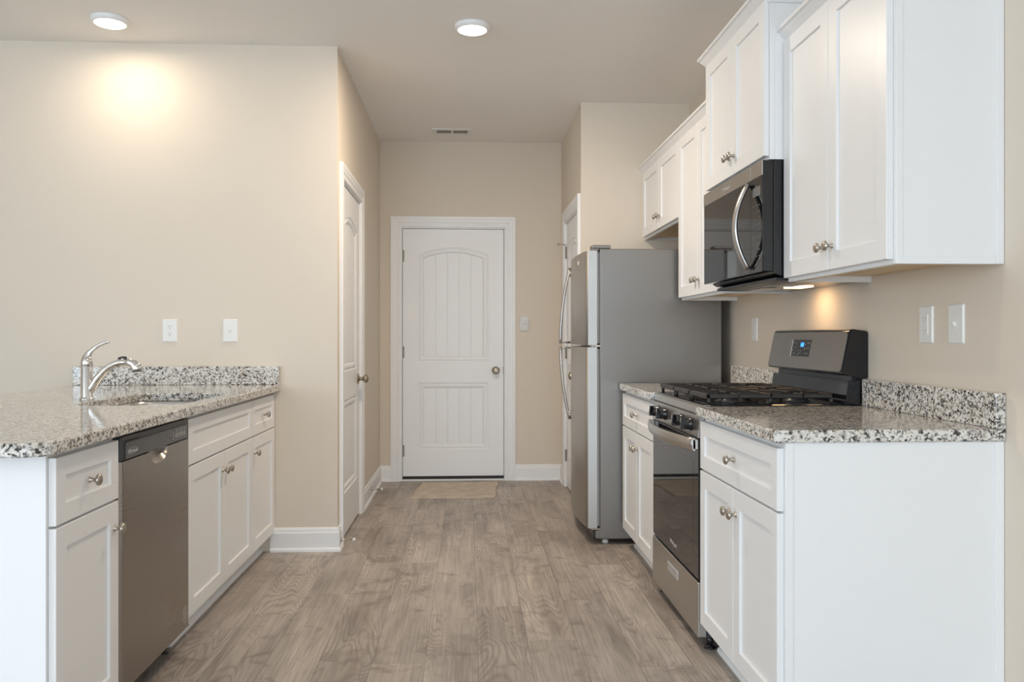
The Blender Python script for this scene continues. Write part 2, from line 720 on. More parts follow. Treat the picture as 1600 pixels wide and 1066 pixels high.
def door_face(bm, fr, w, h, zb, planks=True):
    """moulded two-panel face: square lower panel, arched upper panel; front plane at n = 0"""
    px0, px1 = 0.125 * w / 0.81, w - 0.125 * w / 0.81
    cx, hw = w / 2, (px1 - px0) / 2
    P = [(0.255, 0.795, 0.0), (0.965, 1.895, 0.062)]
    N = 18
    xs = [px0 + (px1 - px0) * k / N for k in range(N + 1)]
    quad(bm, fr(0, zb), fr(px0, zb), fr(px0, h), fr(0, h))
    quad(bm, fr(px1, zb), fr(w, zb), fr(w, h), fr(px1, h))
    for xa, xb in zip(xs, xs[1:]):
        quad(bm, fr(xa, zb), fr(xb, zb), fr(xb, P[0][0]), fr(xa, P[0][0]))
        quad(bm, fr(xa, P[0][1]), fr(xb, P[0][1]), fr(xb, P[1][0]), fr(xa, P[1][0]))
        quad(bm, fr(xa, arch_top(xa, cx, hw, P[1][1], P[1][2], 0)), fr(xb, arch_top(xb, cx, hw, P[1][1], P[1][2], 0)), fr(xb, h), fr(xa, h))
    prof = [(0, 0), (0.005, -0.0065), (0.011, -0.0075), (0.018, -0.002), (0.032, -0.0035), (0.044, -0.0115), (0.050, -0.0115)]
    for z0, z1, rise in P:
        loops = [[bm.verts.new(fr(x, z, d)) for x, z in arch_loop(px0, px1, z0, z1, rise, i)] for i, d in prof]
        for p, q in zip(loops, loops[1:]):
            k = len(p)
            for j in range(k):
                bm.faces.new([p[j], p[(j + 1) % k], q[(j + 1) % k], q[j]])
        i0, d0 = 0.047, -0.0100
        fx0, fx1 = px0 + i0, px1 - i0
        cols = [(fx0, d0)]
        np_ = 5
        for k in range(1, np_):
            g = fx0 + (fx1 - fx0) * k / np_
            cols += [(g - .0045, d0), (g - .0012, d0 - .0065), (g + .0012, d0 - .0065), (g + .0045, d0)]
        cols.append((fx1, d0))
        fine = []
        for (xa, da), (xb, db) in zip(cols, cols[1:]):
            s = 4 if xb - xa > .02 else 1
            for k in range(s):
                fine.append((xa + (xb - xa) * k / s, da + (db - da) * k / s))
        fine.append(cols[-1])
        for (xa, da), (xb, db) in zip(fine, fine[1:]):
            quad(bm, fr(xa, z0 + i0, da), fr(xb, z0 + i0, db), fr(xb, arch_top(xb, cx, hw, z1, rise, i0), db), fr(xa, arch_top(xa, cx, hw, z1, rise, i0), da))


CAS = [(0, 0), (0, 0.010), (0.004, 0.014), (0.018, 0.0145), (0.024, 0.011), (0.034, 0.012), (0.040, 0.016), (0.058, 0.0175), (0.066, 0.020), (0.085, 0.020), (0.085, 0)]


def knob_door(bm, fr, a, b, n):
    p = fr(a, b, n)
    lathe(bm, p, fr.n, [(0.001, 0), (0.033, 0), (0.033, 0.004), (0.028, 0.009), (0.013, 0.012), (0.011, 0.028), (0.015, 0.036), (0.025, 0.044),
                        (0.028, 0.052), (0.026, 0.061), (0.018, 0.068), (0.010, 0.070), (0.008, 0.068), (0, 0.068)], 28)


def make_door(name, fr, w, hinge_left, recess, lo=0.012, sweep_gap=False, keyed=False, stop_pin=False):
    """fr: a along the wall, b up, n out of the wall; opening runs a = 0..w"""
    e = empty(name, fr(0, 0), kind='structure')
    g = 0.004
    slab_fr = Fr(fr(g, 0, -recess), fr.a, fr.b, fr.n)
    m = BM()
    door_face(m, slab_fr, w - 2 * g, DZ - 0.006, lo)
    fbox(m, slab_fr, 0, w - 2 * g, lo, DZ - 0.006, -0.040, -0.0190)
    for q in ((0, .0005), (w - 2 * g - .0005, w - 2 * g)):
        fbox(m, slab_fr, *q, lo, DZ - 0.006, -0.040, 0)
    fbox(m, slab_fr, 0, w - 2 * g, lo, lo + .0005, -0.040, 0)
    fbox(m, slab_fr, 0, w - 2 * g, DZ - .0065, DZ - 0.006, -0.040, 0)
    link('door_panel', m, 'door_white', e)
    m = BM()
    path = [fr(-.006, 0), fr(-.006, DZ + .006), fr(w + .006, DZ + .006), fr(w + .006, 0)]
    # profile offset grows away from the opening
    sweep(m, path, fr.n, CAS) if (fr.n.cross(fr.b)).dot(fr.a) < 0 else sweep(m, path[::-1], fr.n, CAS)
    link('door_casing', m, 'trim_white', e)
    m = BM()
    for q in ((-.006, 0.0003), (w - .0003, w + .006)):
        fbox(m, fr, *q, 0, DZ, -.118, 0.001)
    fbox(m, fr, 0, w, DZ - .003, DZ + .006, -.118, 0.001)
    # rebate behind the leaf
    for q in ((0.0, 0.014, 0, DZ), (w - .014, w, 0, DZ), (0, w, DZ - .014, DZ)):
        fbox(m, fr, *q, -.118, -recess - .041)
    link('door_jamb', m, 'trim_white', e)
    m = BM(); fbox(m, fr, -.02, w + .02, 0, DZ + .02, -.130, -.121); link('door_light_block', m, 'black_matte', e)  # added black sheet behind the leaf, blocks light and darkens the gaps
    ha = 0.002 if hinge_left else w - .002
    for z in (0.245, 1.045, 1.825):
        m = BM()
        p = fr(ha, z, -recess + .006)
        lathe(m, p - fr.b * .048, fr.b, [(0, 0), (.0045, .002), (.0065, .005), (.0065, .030), (.0058, .031), (.0058, .033), (.0065, .034), (.0065, .062), (.0058, .063), (.0058, .065), (.0065, .066), (.0065, .091), (.0045, .094), (0, .096)], 12)
        s = 1 if hinge_left else -1
        a0, a1 = sorted((ha, ha + s * .016))
        fbox(m, fr, a0, a1, z - .046, z + .046, -recess - .0006, -recess + .0012)
        link('hinge', m, 'hinge_metal', e)
    ka = w - .068 if hinge_left else .068
    m = BM(); knob_door(m, fr, ka, 0.895, -recess)
    k = link('door_knob', m, 'brass_nickel', e)
    if keyed:
        m = BM()
        lathe(m, fr(ka, .895, -recess + .066), fr.n, [(0, 0), (.0095, 0), (.0095, .0035), (.008, .0045), (0, .0045)], 20)
        link('lock_cylinder', m, 'nickel', k)
        m = BM(); fbox(m, fr, ka - .001, ka + .001, .890, .900, -recess + .0705, -recess + .0712); link('keyhole', m, 'slot_dark', k)
        m = BM()
        la = w if hinge_left else 0
        fbox(m, fr, la - .010, la + .004, .865, .925, -recess - .004, -recess + .003)
        link('strike_plate', m, 'hinge_metal', e)
    if sweep_gap:
        m = BM(); fbox(m, fr, g, w - g, .012, lo + .002, -recess - .03, -recess - .004); link('door_sweep', m, 'black_matte', e)
        m = BM(); fbox(m, fr, 0, w, 0, .014, -.118, .012, .003); link('threshold', m, 'trim_white', e)
    if stop_pin:
        m = BM()
        p = fr(ha, 1.885, -recess + .008)
        tube(m, [p, p + fr.n * .03 + fr.b * .004, p + fr.n * .055 + fr.b * .004], .0045, 10)
        lathe(m, p + fr.n * .052 + fr.b * .004, fr.n, [(0, 0), (.009, 0), (.009, .012), (0, .012)], 12)
        link('hinge_pin_stop', m, 'nickel', e)
    return e


make_door('door_1', Fr((D1a, YB, 0), (1, 0, 0), (0, 0, 1), (0, -1, 0)), D1b - D1a, True, 0.012, lo=0.038, sweep_gap=True, keyed=True)
make_door('door_2', Fr((HL, D2a, 0), (0, 1, 0), (0, 0, 1), (1, 0, 0)), D2b - D2a, True, 0.006)
make_door('door_3', Fr((HR, D3a, 0), (0, 1, 0), (0, 0, 1), (-1, 0, 0)), D3b - D3a, False, 0.006, stop_pin=True)


# ================================================================== CABINET PARTS
def shaker(bm, fr, a0, a1, b0, b1, t=0.019, rail=0.057, rec=0.008):
    """five-piece front: n = 0 back, n = t front"""
    e = 0.0015
    L = [(a0, a1, b0, b1, 0.0), (a0, a1, b0, b1, t - e), (a0 + e, a1 - e, b0 + e, b1 - e, t),
         (a0 + rail, a1 - rail, b0 + rail, b1 - rail, t), (a0 + rail + .0015, a1 - rail - .0015, b0 + rail + .0015, b1 - rail - .0015, t - .0015),
         (a0 + rail + .0025, a1 - rail - .0025, b0 + rail + .0025, b1 - rail - .0025, t - rec)]
    loops = [[bm.verts.new(fr(x, y, n)) for x, y in ((p, r), (q, r), (q, s), (p, s))] for p, q, r, s, n in L]
    bm.faces.new(loops[0])
    bm.faces.new(loops[-1])
    for p, q in zip(loops, loops[1:]):
        for k in range(4):
            bm.faces.new([p[k], p[(k + 1) % 4], q[(k + 1) % 4], q[k]])


KNOB = [(0, -.001), (.0085, -.001), (.0085, .0015), (.0062, .004), (.0052, .010), (.0062, .015), (.0105, .018), (.0155, .0215), (.0165, .0245), (.0150, .0285), (.0100, .0315), (.0045, .0325), (0, .0325)]
knob_mesh = {}


def knob(fr, a, b, n, parent):
    m = BM(); lathe(m, fr(a, b, n), fr.n, KNOB, 20)
    return link('knob', m, 'nickel', parent)


def front(name, fr, a0, a1, b0, b1, parent, knob_at=None, rail=0.057):
    m = BM(); shaker(m, fr, a0, a1, b0, b1, rail=rail)
    o = link(name, m, 'cabinet_white', parent)
    if knob_at:
        knob(fr, knob_at[0], knob_at[1], 0.019 if knob_at[2:] else 0.019 - 0.0, o)
    return o


SHOE = [(0, 0), (0.018, 0), (0.0172, 0.007), (0.0135, 0.0135), (0.007, 0.0172), (0, 0.018)]


def base_cabinet(label, side, ya, yb, kind, group, end_panel=False, shoe=True):
    """side -1: run on the left, facing +X; side +1: run on the right, facing -X.  ya < yb"""
    xf = XL if side < 0 else XD
    n = Vector((-side, 0, 0))
    xface = xf + side * 0.020           # cabinet face
    xback = -1.68 if side < 0 else XR - 0.002
    e = empty('base_cabinet', ((xface + xback) / 2, (ya + yb) / 2, 0), label, 'cabinet', group)
    x0, x1 = sorted((xface, xback))
    m = BM()
    if kind == 'sink':
        box(m, x1 - .019, x1, ya + .0008, yb - .0008, 0.112, ZC0 - .0005, .001)
        box(m, x0, x0 + .012, ya + .0008, yb - .0008, 0.112, ZC0 - .0005)
        for q in ((ya + .0008, ya + .016), (yb - .016, yb - .0008)):
            box(m, x0 + .012, x1 - .019, *q, 0.112, ZC0 - .0005)
        box(m, x0 + .012, x1 - .019, ya + .016, yb - .016, 0.112, .13)
    else:
        box(m, x0, x1, ya + .0008, yb - .0008, 0.112, ZC0 - .0005, .001)
    link('body', m, 'cabinet_white', e)
    xt = xface + side * 0.062
    x0, x1 = sorted((xt, xt + side * .018))
    m = BM(); box(m, x0, x1, ya + .001, yb - .001, 0, .1115); link('toe_kick', m, 'cabinet_white', e)
    if shoe:
        m = BM()
        pth = [(xt, ya, 0), (xt, yb, 0)]
        sweep(m, pth if side > 0 else pth[::-1], (0, 0, 1), SHOE)
        link('shoe_molding', m, 'trim_white', e)
    fr = Fr((xface - side * .001, 0, 0), (0, 1, 0), (0, 0, 1), n)
    dz0, dz1, dz2, dz3 = .107, .674, .681, .855
    g = .004
    mid = (ya + yb) / 2
    if kind == 'drawer_two_doors':
        front('drawer', fr, ya + g, yb - g, dz2, dz3, e, (mid, (dz2 + dz3) / 2), rail=.050)
        front('door', fr, mid + .0015, yb - g, dz0, dz1, e, (mid + .030, dz1 - .078))
        front('door', fr, ya + g, mid - .0015, dz0, dz1, e, (mid - .030, dz1 - .078))
    elif kind == 'sink':
        front('false_drawer', fr, ya + g, yb - g, dz2, dz3, e, rail=.050)
        front('door', fr, mid + .0015, yb - g, dz0, dz1, e, (mid + .030, dz1 - .078))
        front('door', fr, ya + g, mid - .0015, dz0, dz1, e, (mid - .030, dz1 - .078))
    else:
        front('drawer', fr, ya + g, yb - g, dz2, dz3, e, (mid, (dz2 + dz3) / 2), rail=.050)
        ka = ya + g + .030 if kind == 'drawer_door_near' else yb - g - .030
        front('door', fr, ya + g, yb - g, dz0, dz1, e, (ka, dz1 - .078))
    if end_panel:
        x0, x1 = sorted((xface, xback))
        m = BM(); box(m, x0 , x1, ya - .006, ya + .0005, 0, ZC0 - .0005, .001); p = link('end_panel', m, 'cabinet_white', e)
        m = BM(); box(m, xf + side * .0205, xf + side * .042, ya - .0085, ya - .0058, 0, ZC0 - .001, .001); link('corner_strip', m, 'cabinet_white', p)
        if side > 0:
            m = BM(); box(m, XR - .026, XR - .001, ya - .011, ya - .0058, 0, ZC0 - .001, .001); link('scribe_strip', m, 'trim_white', p)
    return e


LY = [YL - .003]
for d in (.457, .914, .610, .381):
    LY.append(LY[-1] - d)
GL, GR = 'white base cabinets under the left counter', 'white base cabinets along the right wall'
base_cabinet('narrow white base cabinet with one drawer, between the sink cabinet and the wall', -1, LY[1], LY[0], 'drawer_door_near', GL)
base_cabinet('wide white sink base cabinet with two doors beside the dishwasher', -1, LY[2], LY[1], 'sink', GL)
base_cabinet('white base cabinet with one drawer at the rounded free end of the left counter', -1, LY[4], LY[3], 'drawer_door_far', GL, end_panel=True)
RY = [Y1 - W30 * k for k in range(4)]
base_cabinet('white two-door base cabinet between the refrigerator and the gas range', 1, RY[1], RY[0], 'drawer_two_doors', GR)
base_cabinet('large white two-door base cabinet nearest the camera, with a plain end panel', 1, RY[3], RY[2], 'drawer_two_doors', GR, end_panel=True)


# ------------------------------------------------------------------ upper cabinets
def crown_prof(zb, h=.058, p=.045):
    # p: outward, q: height
    return [(0, zb), (.006, zb), (.010, zb + .006), (.010, zb + .012), (.016, zb + .018), (.026, zb + .030), (.034, zb + .040), (.037, zb + .043),
            (p, zb + .046), (p, zb + h), (0, zb + h)]


def wall_cabinet(label, xf, ya, yb, z0, z1, dya=None, dyb=None, crown=None, end=False, group='white wall cabinets along the right wall', bottom=True):
    xface = xf + .020
    e = empty('wall_cabinet', ((xface + XR) / 2, (ya + yb) / 2, z0), label, 'cabinet', group)
    m = BM()
    box(m, xface, xface + .019, ya + .0008, yb - .0008, z0, z1, .0008)      # face frame
    box(m, xface + .019, XR - .001, ya + .0008, ya + .016, z0, z1)
    box(m, xface + .019, XR - .001, yb - .016, yb - .0008, z0, z1)
    box(m, xface + .019, XR - .001, ya + .016, yb - .016, z0 + .03, z1)
    link('body', m, 'cabinet_white', e)
    if bottom:
        m = BM(); box(m, xface + .0195, XR - .001, ya + .0165, yb - .0165, z0 + .0215, z0 + .0298); link('bottom_panel', m, 'maple', e)
        m = BM(); box(m, xface + .0192, xface + .038, ya + .0165, yb - .0165, z0 + .001, z0 + .0212); link('bottom_rail', m, 'maple', e)
    fr = Fr((xface - .001, 0, 0), (0, 1, 0), (0, 0, 1), (-1, 0, 0))
    a0, a1 = (ya + .007 if dya is None else dya), (yb - .007 if dyb is None else dyb)
    mid = (a0 + a1) / 2
    front('door', fr, mid + .0015, a1, z0 + .014, z1 - .02, e, (mid + .032, z0 + .014 + .075))
    front('door', fr, a0, mid - .0015, z0 + .014, z1 - .02, e, (mid - .032, z0 + .014 + .075))
    if crown:
        m = BM()
        sweep(m, crown, (0, 0, 1), crown_prof(z1 - .03))
        link('crown_molding', m, 'cabinet_white', e)
    if end:
        m = BM(); box(m, xface, XR - .001, ya - .006, ya + .0005, z0, z1 - .001, .001); p = link('end_panel', m, 'cabinet_white', e)
        m = BM()
        box(m, XR - .022, XR - .0012, ya - .011, ya - .0058, z0, z1 - .002, .001)
        box(m, xface, xface + .020, ya - .008, ya - .0058, z0, z1 - .002, .001)
        box(m, xface + .02, XR - .022, ya - .008, ya - .0058, z0, z0 + .020, .001)
        link('panel_strips', m, 'cabinet_white', p)
    return e


ZU, ZT = 1.370, 2.284
xc = XU + .020
wall_cabinet('short white wall cabinet above the refrigerator', XU, Y1, 5.487, 1.822, ZT, dyb=5.445,
             crown=[(xc, Y1 + .0005, 0), (xc, 5.4885, 0)])
wall_cabinet('tall white wall cabinet between the refrigerator cabinet and the microwave', XU, Y1 - W30, Y1, ZU, ZT,
             crown=[(xc, Y1 - W30 + .001, 0), (xc, Y1 - .0005, 0)])
xm = XM + .020
wall_cabinet('raised deeper white wall cabinet directly above the microwave', XM, Y1 - 2 * W30, Y1 - W30, 1.828, 2.440,
             crown=[(XR - .001, Y1 - 2 * W30, 0), (xm, Y1 - 2 * W30, 0), (xm, Y1 - W30, 0), (XR - .001, Y1 - W30, 0)])
wall_cabinet('largest white wall cabinet nearest the camera, with a plain end panel', XU, Y1 - 3 * W30, Y1 - 2 * W30, ZU, ZT, end=True,
             crown=[(XR - .001, Y1 - 3 * W30 - .006, 0), (xc, Y1 - 3 * W30 - .006, 0), (xc, Y1 - 2 * W30 - .0005, 0)])


# ------------------------------------------------------------------ countertops
def slab(bm, outer, hole, z0, z1, e=.004):
    """outer(inset) and hole(inset) give loops; eased edges"""
    def ring(loop, z):
        return [bm.verts.new((x, y, z)) for x, y in loop]

    def bridge(p, q, smooth=True):
        k = len(p)
        for j in range(k):
            bm.faces.new([p[j], p[(j + 1) % k], q[(j + 1) % k], q[j]])

    O = [ring(outer(e), z0), ring(outer(0), z0 + e), ring(outer(0), z1 - e), ring(outer(e), z1)]
    for p, q in zip(O, O[1:]):
        bridge(p, q)
    Hh = None
    if hole:
        Hh = [ring(hole(-e * .5), z0), ring(hole(0), z0 + .002), ring(hole(0), z1 - .003), ring(hole(-.003), z1)]
        for p, q in zip(Hh, Hh[1:]):
            bridge(p, q)
    for i in (0, 3):
        loops = [O[i]] + ([Hh[i]] if hole else [])
        if not hole:
            bm.faces.new(O[i])
            continue
        ed = []
        for lp in loops:
            for j in range(len(lp)):
                ed.append(bm.edges.get((lp[j], lp[(j + 1) % len(lp)])))
        bmesh.ops.triangle_fill(bm, edges=ed, use_beauty=True)


LCX0, LCX1, LCY0 = -2.107, -1.020, 2.030
SX0, SX1, SY0, SY1 = -1.500, -1.095, 3.150, 3.830
e = empty('countertop', (-1.5, 3.2, ZC0), 'speckled granite peninsula countertop on the left with sink cutout, rounded corner and backsplash', 'countertop')
m = BM()
slab(m, lambda i: rrect(LCX0, LCX1, LCY0, YL - .001, (.05, .06, .002, .002), i), lambda i: rrect(SX0, SX1, SY0, SY1, (.085,) * 4, i), ZC0, ZC1)
link('slab', m, 'granite', e)
m = BM(); box(m, LCX0, -1.022, YL - .031, YL - .001, ZC1 + .0003, 1.008, .003, 2); link('backsplash', m, 'granite', e)

RCX = .840
e = empty('countertop', (1.2, (RY[0] + RY[1]) / 2, ZC0), 'small granite countertop between the refrigerator and the gas range', 'countertop')
m = BM(); slab(m, lambda i: rrect(RCX, XR - .001, RY[1] + .001, RY[0] + .006, (.003,) * 4, i, 3), None, ZC0, ZC1); link('slab', m, 'granite', e)
m = BM(); box(m, XR - .031, XR - .001, RY[1] + .001, RY[0] + .006, ZC1 + .0003, 1.008, .003, 2); link('backsplash', m, 'granite', e)
e = empty('countertop', (1.2, (RY[2] + RY[3]) / 2, ZC0), 'granite countertop with bright front edge on the large right-hand cabinet nearest the camera', 'countertop')
m = BM(); slab(m, lambda i: rrect(RCX, XR - .001, RY[3] - .018, RY[2] - .001, (.012, .003, .003, .003), i, 4), None, ZC0, ZC1); link('slab', m, 'granite', e)
m = BM(); box(m, XR - .031, XR - .001, RY[3] - .018, RY[2] - .001, ZC1 + .0003, 1.008, .003, 2); link('backsplash', m, 'granite', e)

# peninsula back panel and support under the bar overhang
e = empty('back_panel', (-1.69, 3.3, 0), 'white panel closing the back of the left base cabinets below the overhanging counter', 'panel')
m = BM(); box(m, -1.700, -1.682, LY[4] - .006, YL - .003, 0, ZC0 - .001, .001); link('panel', m, 'cabinet_white', e)

# ------------------------------------------------------------------ sink
e = empty('sink', ((SX0 + SX1) / 2, (SY0 + SY1) / 2, ZC0 - .2), 'stainless steel undermount sink set in the left granite counter', 'sink')
m = BM()
prof = [(-.030, ZC0 - .0008), (-.004, ZC0 - .0008), (.000, ZC0 - .004), (.004, ZC0 - .02), (.012, ZC0 - .165), (.030, ZC0 - .192), (.060, ZC0 - .200)]
loops = [[m.verts.new((x, y, z)) for x, y in rrect(SX0, SX1, SY0, SY1, (.085,) * 4, i)] for i, z in prof]
for p, q in zip(loops, loops[1:]):
    k = len(p)
    for j in range(k):
        m.faces.new([p[j], p[(j + 1) % k], q[(j + 1) % k], q[j]]).smooth = True
m.faces.new(loops[-1])
link('bowl', m, 'steel_sink', e)
m = BM(); lathe(m, ((SX0 + SX1) / 2, (SY0 + SY1) / 2, ZC0 - .1995), (0, 0, 1), [(.020, .0), (.022, .0015), (.042, .003), (.045, .0005), (.045, 0)], 28)
link('drain', m, 'chrome', e)

# ------------------------------------------------------------------ faucet
FX, FY = -1.570, 3.459
e = empty('faucet', (FX, FY, ZC1), 'polished chrome single-lever faucet standing behind the sink', 'faucet')
z = ZC1
m = BM()
lathe(m, (FX, FY, z), (0, 0, 1), [(0, 0), (.030, 0), (.030, .004), (.0265, .007), (.0240, .012), (.0235, .134), (.0225, .1355), (.0225, .1370)], 36)
link('body', m, 'chrome', e)
m = BM()
lathe(m, (FX, FY, z + .1370), (0, 0, 1), [(.0225, 0), (.0238, .0015), (.0235, .016), (.0215, .027), (.0175, .037), (.0110, .043), (0, .046)], 36)
cap = link('cap', m, 'chrome', e)
m = BM()
pts = [(-.002, .158), (-.001, .170), (.003, .183), (.012, .196), (.026, .2085), (.045, .2220), (.068, .2325), (.084, .2380), (.092, .2400)]
rad = [(.0225, .0215), (.0190, .0180), (.0150, .0135), (.0115, .0095), (.0092, .0065), (.0080, .0048), (.0076, .0042), (.0074, .0044), (.0050, .0030)]
tube(m, [(FX + x, FY, z + h) for x, h in pts], rad, 18, up=(0, 1, 0))
link('lever', m, 'chrome', e)
m = BM()
pts = [(.004, .028), (.014, .040), (.025, .055), (.043, .0857), (.0725, .120), (.094, .1360), (.116, .147), (.140, .1530), (.160, .154)]
tube(m, [(FX + x, FY, z + h) for x, h in pts], [.0150, .0175, .0185, .0178, .0162, .0155, .0150, .0148, .0150], 22, up=(0, 1, 0))
sp = link('spout', m, 'chrome', e)
m = BM()
pts = [(.156, .1545), (.172, .1535), (.187, .1470), (.197, .1370), (.2015, .1260), (.2025, .1190)]
tube(m, [(FX + x, FY, z + h) for x, h in pts], [.0150, .0172, .0205, .0228, .0235, .0225], 24, up=(0, 1, 0))
link('spray_head', m, 'chrome', e)
m = BM(); lathe(m, (FX + .2025, FY, z + .1192), (.08, 0, -1), [(0, 0), (.0175, 0), (.0185, .002), (.0185, .005), (0, .005)], 22); link('aerator', m, 'black_satin', sp)
m = BM(); tube(m, [(FX + .126, FY, z + .1645), (FX + .143, FY, z + .1685), (FX + .160, FY, z + .1690)], [(.008, .0015), (.010, .0030), (.008, .0015)], 12, up=(0, 1, 0)); link('spray_button', m, 'black_satin', sp)

# ------------------------------------------------------------------ dishwasher
ya, yb = LY[3] + .004, LY[2] - .004
xf = -1.046
e = empty('dishwasher', (-1.35, (ya + yb) / 2, 0), 'stainless steel dishwasher with dark control strip between two left base cabinets', 'dishwasher')
fr = Fr((xf, 0, 0), (0, 1, 0), (0, 0, 1), (1, 0, 0))
m = BM(); box(m, -1.64, xf - .055, ya + .003, yb - .003, .10, ZC0 - .012); link('tub', m, 'black_satin', e)
# door skin with a scooped hand pocket under the control strip
m = BM()
zb, zt = .085, .786
pa, pw, pd = (ya + yb) / 2, .080, .045
N = 16


def pocket_low(a):
    u = (a - pa) / pw
    return zt if abs(u) >= 1 else zt - pd * (1 - abs(u) ** 2.6) ** .55


cols = [ya + .012] + [pa - pw + 2 * pw * k / N for k in range(N + 1)] + [yb - .012]
for p, q in zip(cols, cols[1:]):
    quad(m, fr(p, zb + .004), fr(q, zb + .004), fr(q, pocket_low(q)), fr(p, pocket_low(p)))
for s0, s1, d0, d1 in ((ya, ya + .012, -.010, 0), (yb - .012, yb, 0, -.010)):
    K = 5
    for k in range(K):
        t0, t1 = k / K, (k + 1) / K
        f = (lambda t: -.010 * (1 - math.sin(t * PI / 2))) if d0 < 0 else (lambda t: -.010 * (1 - math.cos(t * PI / 2)))
        quad(m, fr(s0 + .012 * t0, zb + .004, f(t0)), fr(s0 + .012 * t1, zb + .004, f(t1)), fr(s0 + .012 * t1, zt, f(t1)), fr(s0 + .012 * t0, zt, f(t0)), smooth=True)
fbox(m, fr, ya, yb, zb, zt - .001, -.052, -.030)
for s in (ya, yb - .0006):
    fbox(m, fr, s, s + .0006, zb, zt, -.05, -.010)
fbox(m, fr, ya + .003, yb - .003, zb, zb + .004, -.05, 0)
bmesh.ops.remove_doubles(m, verts=m.verts[:], dist=1e-5)
door = link('door', m, 'steel_dark', e)
m = BM()      # the scoop: a shallow curved bowl
K = 6
for i in range(N):
    for k in range(K):
        a0, a1 = cols[1 + i], cols[2 + i]
        def P(a, k):
            t = k / K
            lo = pocket_low(a)
            zz = lo + (zt - lo) * t
            return fr(a, zz, -.026 * math.sin(t * PI / 2) * min(1, (zt - lo) / .03))
        if pocket_low(a0) < zt - 1e-6 or pocket_low(a1) < zt - 1e-6:
            quad(m, P(a0, k), P(a1, k), P(a1, k + 1), P(a0, k + 1), smooth=True)
bmesh.ops.remove_doubles(m, verts=m.verts[:], dist=1e-5)
link('hand_pocket', m, 'steel_dark', door)
m = BM(); fbox(m, fr, ya + .001, yb - .001, zt + .001, .862, -.050, -.002, .004, 2); cp = link('control_panel', m, 'black_satin', e)
m = BM(); fbox(m, fr, ya + .030, yb - .022, zt + .004, .843, -.004, .0015, .001); link('control_strip', m, 'dark_panel', cp)
m = BM(); fbox(m, fr, ya + .032, ya + .130, .8432, .8465, -.003, .0008); link('vent_slot', m, 'slot_dark', cp)
m = BM()
text(m, 'Whirlpool', fr, ya + .048, .806, .0017, .017)
for k in range(14):
    a0 = -.9 + k / 14 * 5.6
    a1 = -.9 + (k + 1) / 14 * 5.6
    quad(m, *[fr(ya + .078 + r * .036 * math.cos(q), .812 + r * .0105 * math.sin(q), .0018) for q, r in ((a0, 1), (a1, 1), (a1, .93), (a0, .93))])
link('logo', m, 'logo_silver', cp)
m = BM()
for k in range(5):
    a = yb - .150 + k * .022
    fbox(m, fr, a, a + .012, .806, .822, .0014, .0022, .0004)
for k in range(3):
    fbox(m, fr, yb - .150 + k * .042, yb - .128 + k * .042, .829, .832, .0014, .0018)
for k in range(3):
    fbox(m, fr, yb - .176, yb - .164, .800 + k * .012, .805 + k * .012, .0014, .0018)
link('buttons', m, 'grey_mark', cp)
m = BM()
ca, cb = yb - .045, .140
ring = lambda r, n: [fr(ca + r * math.cos(2 * PI * k / 32) * .8, cb + r * math.sin(2 * PI * k / 32), n) for k in range(32)]
R1, R0 = ring(.031, .0004), ring(.028, .0004)
for k in range(32):
    quad(m, R1[k], R1[(k + 1) % 32], R0[(k + 1) % 32], R0[k])
for k in range(5):
    ww = .017 - abs(k - 2) * .0025
    fbox(m, fr, ca - ww, ca + ww, cb - .018 + k * .009, cb - .0155 + k * .009, .0002, .0005)
link('round_sticker', m, 'logo_silver', door)
m = BM(); box(m, -1.14, -1.125, ya + .002, yb - .002, .004, .100); link('toe_panel', m, 'black_satin', e)
for yy in (ya + .05, yb - .05):
    m = BM(); lathe(m, (-1.118, yy, 0), (0, 0, 1), [(0, 0), (.014, 0), (.014, .006), (.006, .008), (.006, .10), (0, .10)], 12); link('foot', m, 'black_satin', e)

# ------------------------------------------------------------------ refrigerator
FY0, FY1 = 4.556, 5.306
e = empty('refrigerator', (1.08, (FY0 + FY1) / 2, 0), 'tall stainless refrigerator with curved handles and grey side, right of the hall', 'refrigerator')
m = BM(); box(m, .737, 1.432, FY0, FY1, .030, 1.662, .006, 2); link('body', m, 'fridge_side', e)


def fdoor(z0, z1, name):
    m = BM()
    N = 14
    poly = []
    for k in range(N + 1):
        t = k / N
        y = FY0 + .002 + (FY1 - FY0 - .004) * t
        s = 2 * t - 1
        bulge = .022 * (1 - s * s)
        edge = .010 * max(0, (abs(s) - .96) / .04) ** 2
        poly.append((y, .667 - bulge + edge * .35))
    poly += [(FY1 - .002, .722), (FY0 + .002, .722)]
    fz = Fr((0, 0, 0), (0, 1, 0), (1, 0, 0), (0, 0, 1))
    prism(m, poly, fz, z0, z1, False)
    for f in m.faces:
        f.smooth = len(f.verts) == 4 and all(v.co.x < .70 for v in f.verts)
    for ed in m.edges:
        if ed.calc_face_angle(0) > .5:
            ed.smooth = False
    o = link(name, m, 'steel_fridge', e)
    return o


fd1 = fdoor(1.121, 1.652, 'freezer_door')
fd2 = fdoor(.092, 1.109, 'fresh_food_door')
for (z0, z1) in ((1.121, 1.652), (.092, 1.109)):
    m = BM(); box(m, .7222, .7368, FY0 + .016, FY1 - .016, z0 + .01, z1 - .01); link('door_gasket', m, 'grey_mark', e)


